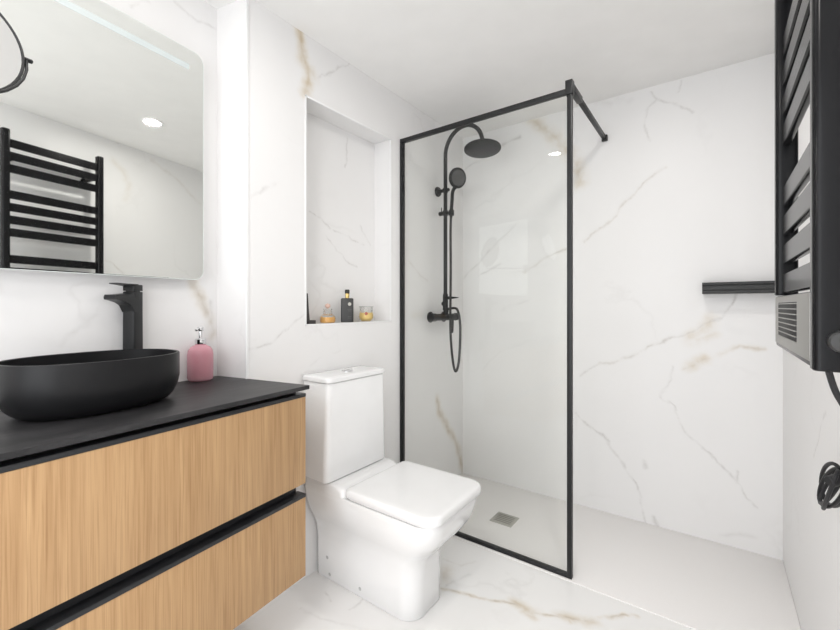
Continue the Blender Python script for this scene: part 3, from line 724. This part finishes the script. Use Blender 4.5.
lathe(bm, [(0, 0), (.0115, 0), (.010, .02), (.005, .07), (.002, .098), (0, .1)], axis((sX+.005, sY-.005, 1.200), (1, -.12, .02)), 14)
obj('diverter', bm, M_black, mx_)
bm = bmesh.new()
loft(bm, [[tuple(Vector((mXx+.026+dx, sY+.028+dy, z))) for dx, dy in ((-.006*k, -.010*k), (.006*k, -.010*k), (.006*k, .010*k), (-.006*k, .010*k))] for z, k in ((1.085, 1.2), (1.05, 1.1), (1.0, .95), (.985, .7))])
rod(bm, (mXx+.014, sY+.028, mz), (mXx+.034, sY+.028, mz), .015, 16)
obj('mixer_lever', bm, M_black, mx_)
bm = bmesh.new()
hpts = [(px_-.004, py_+.002, 1.690), (px_-.008, py_+.004, 1.60), (px_-.008, py_+.006, 1.35), (px_-.010, py_+.004, 1.10), (px_-.002, py_-.004, .96), (px_+.018, py_-.012, .82), (px_+.040, py_-.018, .762), (px_+.056, py_-.010, .81), (px_+.060, py_, .93), (px_+.053, py_+.012, 1.05), (px_+.030, py_+.022, 1.125), (px_+.0, py_+.022, 1.138), (mXx-.003, sY+.01, 1.128)]
tube(bm, spline(hpts, 8), .0075, 10)
obj('shower_hose', bm, mat('gunmetal_hose', (.05, .05, .05), .35, .5, bump=(500, .3)), sc)

# ------------------------------------------------------------- shelf on the back wall
bm = bmesh.new()
y1_ = YB-.0005
prof = [(y1_, 1.209), (y1_-.085, 1.209), (y1_-.088, 1.212), (y1_-.088, 1.222), (y1_-.080, 1.227), (y1_-.080, 1.246), (y1_-.088, 1.251), (y1_-.088, 1.259), (y1_-.085, 1.262), (y1_, 1.262)]
t_ = bmesh.new(); a_ = [t_.verts.new((-.050, y, z)) for y, z in prof]; b_ = [t_.verts.new((XR-.001, y, z)) for y, z in prof]
t_.faces.new(a_); t_.faces.new(b_[::-1])
for i in range(len(prof)): t_.faces.new((a_[i], b_[i], b_[(i+1) % len(prof)], a_[(i+1) % len(prof)]))
bevel(t_, .0008, 1); merge(bm, t_)
sh = obj('wall_shelf', bm, mat('anthracite_shelf', (.035, .036, .037), .5), ang=30, base=(.1, YB, 1.21))
tagit(sh, 'narrow anthracite wall shelf on the marble back wall of the shower', 'shelf')

# ------------------------------------------------------------- heated towel rail
rx, ry0, ry1 = .120, .848, 1.350
tr = thing('towel_radiator', (.14, 1.1, 1.05), 'black ladder towel radiator with a silver fan heater on the right wall', 'towel radiator')
ZT = 2.125
def post(y0, y1, zb):
    bm = bmesh.new()
    ring = lambda z, ins=0: [(p_[0], p_[1], z) for p_ in rrect(rx+.021, (y0+y1)/2, .021-ins, (y1-y0)/2-ins, .009, z, 5)]
    loft(bm, [ring(zb, .002), ring(zb+.002), ring(ZT-.002), ring(ZT, .002)])
    return obj('post', bm, M_railb, tr)
post(ry0, ry0+.034, 1.052); post(ry1-.034, ry1, 1.176)
for z in [1.181+.069*i for i in range(4)] + [1.536+.070*i for i in range(4)] + [1.890+.070*i for i in range(3)]:
    bm = bmesh.new(); k = 10; rings = []
    for i in range(k+1):
        y = ry0+.034+(ry1-ry0-.068)*i/k; bow = -.011
        rings.append([(rx+.001-bow, y, z+.002), (rx+.004-bow, y, z), (rx+.014-bow, y, z), (rx+.017-bow, y, z+.003), (rx+.017-bow, y, z+.043), (rx+.014-bow, y, z+.046), (rx+.004-bow, y, z+.046), (rx+.001-bow, y, z+.044)])
    loft(bm, rings); obj('rung', bm, M_railb, tr, ang=50)
for y in (ry0+.05, ry1-.05):
    for z in (1.29, 1.97):
        bm = bmesh.new(); rod(bm, (rx+.018, y, z), (XR-.001, y, z), .011, 16); lathe(bm, [(0, 0), (.02, 0), (.02, .006), (0, .006)], axis((XR-.0065, y, z), (1, 0, 0)), 20)
        obj('wall_fixing', bm, M_railb, tr)
hb = bmesh.new(); box(hb, rx+.004, rx+.060, ry0+.034, ry1, 1.052, 1.174, .004)
heater = obj('heater_case', hb, M_railb, tr)
bm = bmesh.new(); box(bm, rx+.0005, rx+.006, ry0+.040, ry1-.022, 1.062, 1.172, .002)
hf = obj('heater_panel', bm, M_silver, heater); hf['label'] = 'silver front panel of the fan heater'
bm = bmesh.new(); box(bm, rx-.0005, rx+.002, 1.005, 1.262, 1.082, 1.158, .001); obj('vent', bm, M_vent, heater)
bm = bmesh.new()
for k in range(8): box(bm, rx-.002, rx+.001, 1.005, 1.262, 1.0825+k*.0102, 1.0845+k*.0102)
gr_ = obj('vent_grille', bm, M_silver, heater)
bm = bmesh.new(); lathe(bm, [(0, 0), (.015, 0), (.016, .003), (.0155, .012), (.013, .015), (0, .016)], axis((rx+.030, ry0+.001, 1.098), (0, -1, 0)), 28)
kn = obj('thermostat_knob', bm, mat('grey_knob', (.04, .04, .04), .35), tr)
bm = bmesh.new(); tube(bm, spline([(rx+.02, ry0+.030, 1.058), (.150, .885, 1.02), (.163, .886, .99), (.185, .905, .94), (.212, .98, .88), (.218, 1.10, .83), (.218, 1.20, .79)], 8), .0045, 10)
tail = [(.222, 1.25, .80)]
obj('power_cord', bm, M_cord, tr)
# bundled spare cord hanging on the wall
bm = bmesh.new(); rnd = random.Random(3)
for i in range(4):
    cyb = 1.305+i*.013; zc_ = .733+rnd.uniform(-.006, .006); pts = []; ma = .088+rnd.uniform(-.012, .01); mi_ = .032+rnd.uniform(-.004, .006)
    for k in range(33):
        a = 2*math.pi*k/32
        u_ = ma*math.cos(a); w_ = mi_*math.sin(a)
        pts.append((.214+.012*math.sin(a+i)+i*.003, cyb-.62*u_+.72*w_, zc_+.60*u_+.70*w_))
    tube(bm, pts, .0042, 8)
cb = obj('cord_loops', bm, M_cord, tr)
bm = bmesh.new(); rod(bm, (.202, 1.250, .765), (.232, 1.270, .775), .012, 14); obj('cord_tie', bm, M_cord, tr)

# ------------------------------------------------------------- things in the niche
zN = NZ0+.005
def niche_pos(y): return (-1.462, y, zN)
# upright dark comb / razor stand
x, y, z = -1.45, 1.176, zN
bm = bmesh.new()
box(bm, x-.018, x+.018, y-.016, y+.024, z, z+.016, .003)
t_ = bmesh.new(); vs = [[t_.verts.new((x+a_*s_, y+b_, z+c_)) for a_, b_ in ((-1, -.013-w_), (1, -.013-w_), (1, -.013+w_), (-1, -.013+w_))] for s_, w_, c_ in ((.010, .010, .012), (.009, .0065, .05), (.006, .002, .134))]
for a_, b_ in zip(vs, vs[1:]):
    for i in range(4): t_.faces.new((a_[i], a_[(i+1) % 4], b_[(i+1) % 4], b_[i]))
t_.faces.new(vs[0][::-1]); t_.faces.new(vs[-1]); bevel(t_, .001, 1); merge(bm, t_)
rz = obj('razor_stand', bm, mat('grey_plastic', (.06, .055, .055), .4), base=(x, y, z))
tagit(rz, 'dark grey L-shaped upright stand at the left end of the niche sill', 'stand')
# low amber jar with clear top
x, y, z = niche_pos(1.293)
Mj = Matrix.Translation((x, y, z))
j1 = thing('glass_jar', (x, y, z), 'glass jar with orange base left of the black bottle in the niche', 'jar', 'toiletry jars in the niche')
bm = bmesh.new(); lathe(bm, [(0, .001), (.030, .001), (.034, .004), (.035, .020), (.032, .026), (0, .027)], Mj, 32); obj('wax', bm, M_amber, j1)
bm = bmesh.new(); lathe(bm, [(0, 0), (.031, 0), (.0355, .004), (.0365, .022), (.034, .032), (.022, .042), (.020, .060), (.024, .066), (.022, .066), (.018, .060), (.018, .04), (0, .036)], Mj, 36); obj('jar_glass', bm, M_jar, j1)
bm = bmesh.new(); lathe(bm, [(0, .066), (.006, .068), (.013, .076), (.011, .086), (0, .092)], Mj, 20); obj('stopper', bm, mat('rose_stopper', (.74, .52, .44), .3), j1)
# charcoal pump bottle
x, y, z = niche_pos(1.418)
Mb = Matrix.Translation((x, y, z))
b1 = thing('pump_bottle', (x, y, z), 'square charcoal pump bottle with a gold neck in the middle of the niche', 'bottle')
FB = axis((x, y, z), (0, 0, 1)); ang_ = math.atan2(-.72, .69); FB = Matrix.Translation((x, y, z)) @ Matrix.Rotation(ang_, 4, 'Z')
bm = bmesh.new(); rq = lambda z_, i_=0: [tuple(FB @ Vector(p_)) for p_ in rrect(0, 0, .020-i_, .030-i_, .006, z_, 5)]
loft(bm, [rq(0, .002), rq(.002), rq(.112), rq(.1155, .002), rq(.117, .006)]); obj('bottle_body', bm, M_dgrey, b1)
bm = bmesh.new(); lathe(bm, [(0, .115), (.0095, .115), (.010, .117), (.010, .139), (.0088, .141), (0, .141)], FB, 24); obj('gold_neck', bm, M_gold, b1)
bm = bmesh.new(); lathe(bm, [(0, .140), (.0108, .140), (.0115, .142), (.0115, .156), (.0095, .159), (0, .159)], FB, 24); obj('pump_head', bm, mat('dark_pump', (.03, .028, .022), .3), b1)
bm = bmesh.new(); lathe(bm, [(0, 0), (.0085, 0), (.0080, .0006), (0, .0008)], FB @ axis((.0198, .012, .088), (1, 0, 0)), 18)
pr = obj('printed_emblem', bm, M_label, b1); pr['label'] = 'pale round printed emblem'
M_print = mat('dim_print', (.13, .125, .12), .5)
for k, wd in ((.062, .009), (.054, .007), (.026, .008), (.019, .009)):
    bm = bmesh.new(); box(bm, .0197, .0203, .011-wd, .011+wd, k, k+.0016, mtx=FB); obj('printed_line', bm, M_print, b1)
# yellow jar
x, y, z = niche_pos(1.552)
Mj = Matrix.Translation((x, y, z))
j2 = thing('glass_jar', (x, y, z), 'round glass jar of yellow wax with a wide rim right of the black bottle', 'jar', 'toiletry jars in the niche')
bm = bmesh.new(); lathe(bm, [(0, .003), (.022, .003), (.034, .015), (.036, .03), (.033, .044), (0, .045)], Mj, 32); obj('wax', bm, M_yellow, j2)
bm = bmesh.new(); lathe(bm, [(0, 0), (.024, 0), (.036, .012), (.039, .03), (.036, .05), (.034, .066), (.036, .075), (.034, .075), (.032, .066), (.034, .048), (0, .046)], Mj, 36); obj('jar_glass', bm, M_jar, j2)
bm = bmesh.new()
t_ = bmesh.new(); rg = []
for i in range(36):
    a = i*math.pi/18; rg.append([t_.verts.new((x+(.036+.002*math.cos(b*math.pi/3))*math.cos(a), y+(.036+.002*math.cos(b*math.pi/3))*math.sin(a), z+.075+.002*math.sin(b*math.pi/3))) for b in range(6)])
for i in range(36):
    for b in range(6): t_.faces.new((rg[i][b], rg[(i+1) % 36][b], rg[(i+1) % 36][(b+1) % 6], rg[i][(b+1) % 6]))
merge(bm, t_); obj('rim', bm, mat('grey_rim', (.45, .47, .45), .3, .5), j2)
bm = bmesh.new(); lathe(bm, [(0, 0), (.008, 0), (.007, .001), (0, .0015)], axis((x+.0385*.69, y-.0385*.72, z+.040), (.69, -.72, 0)), 18); obj('label_mark', bm, M_redfruit, j2)
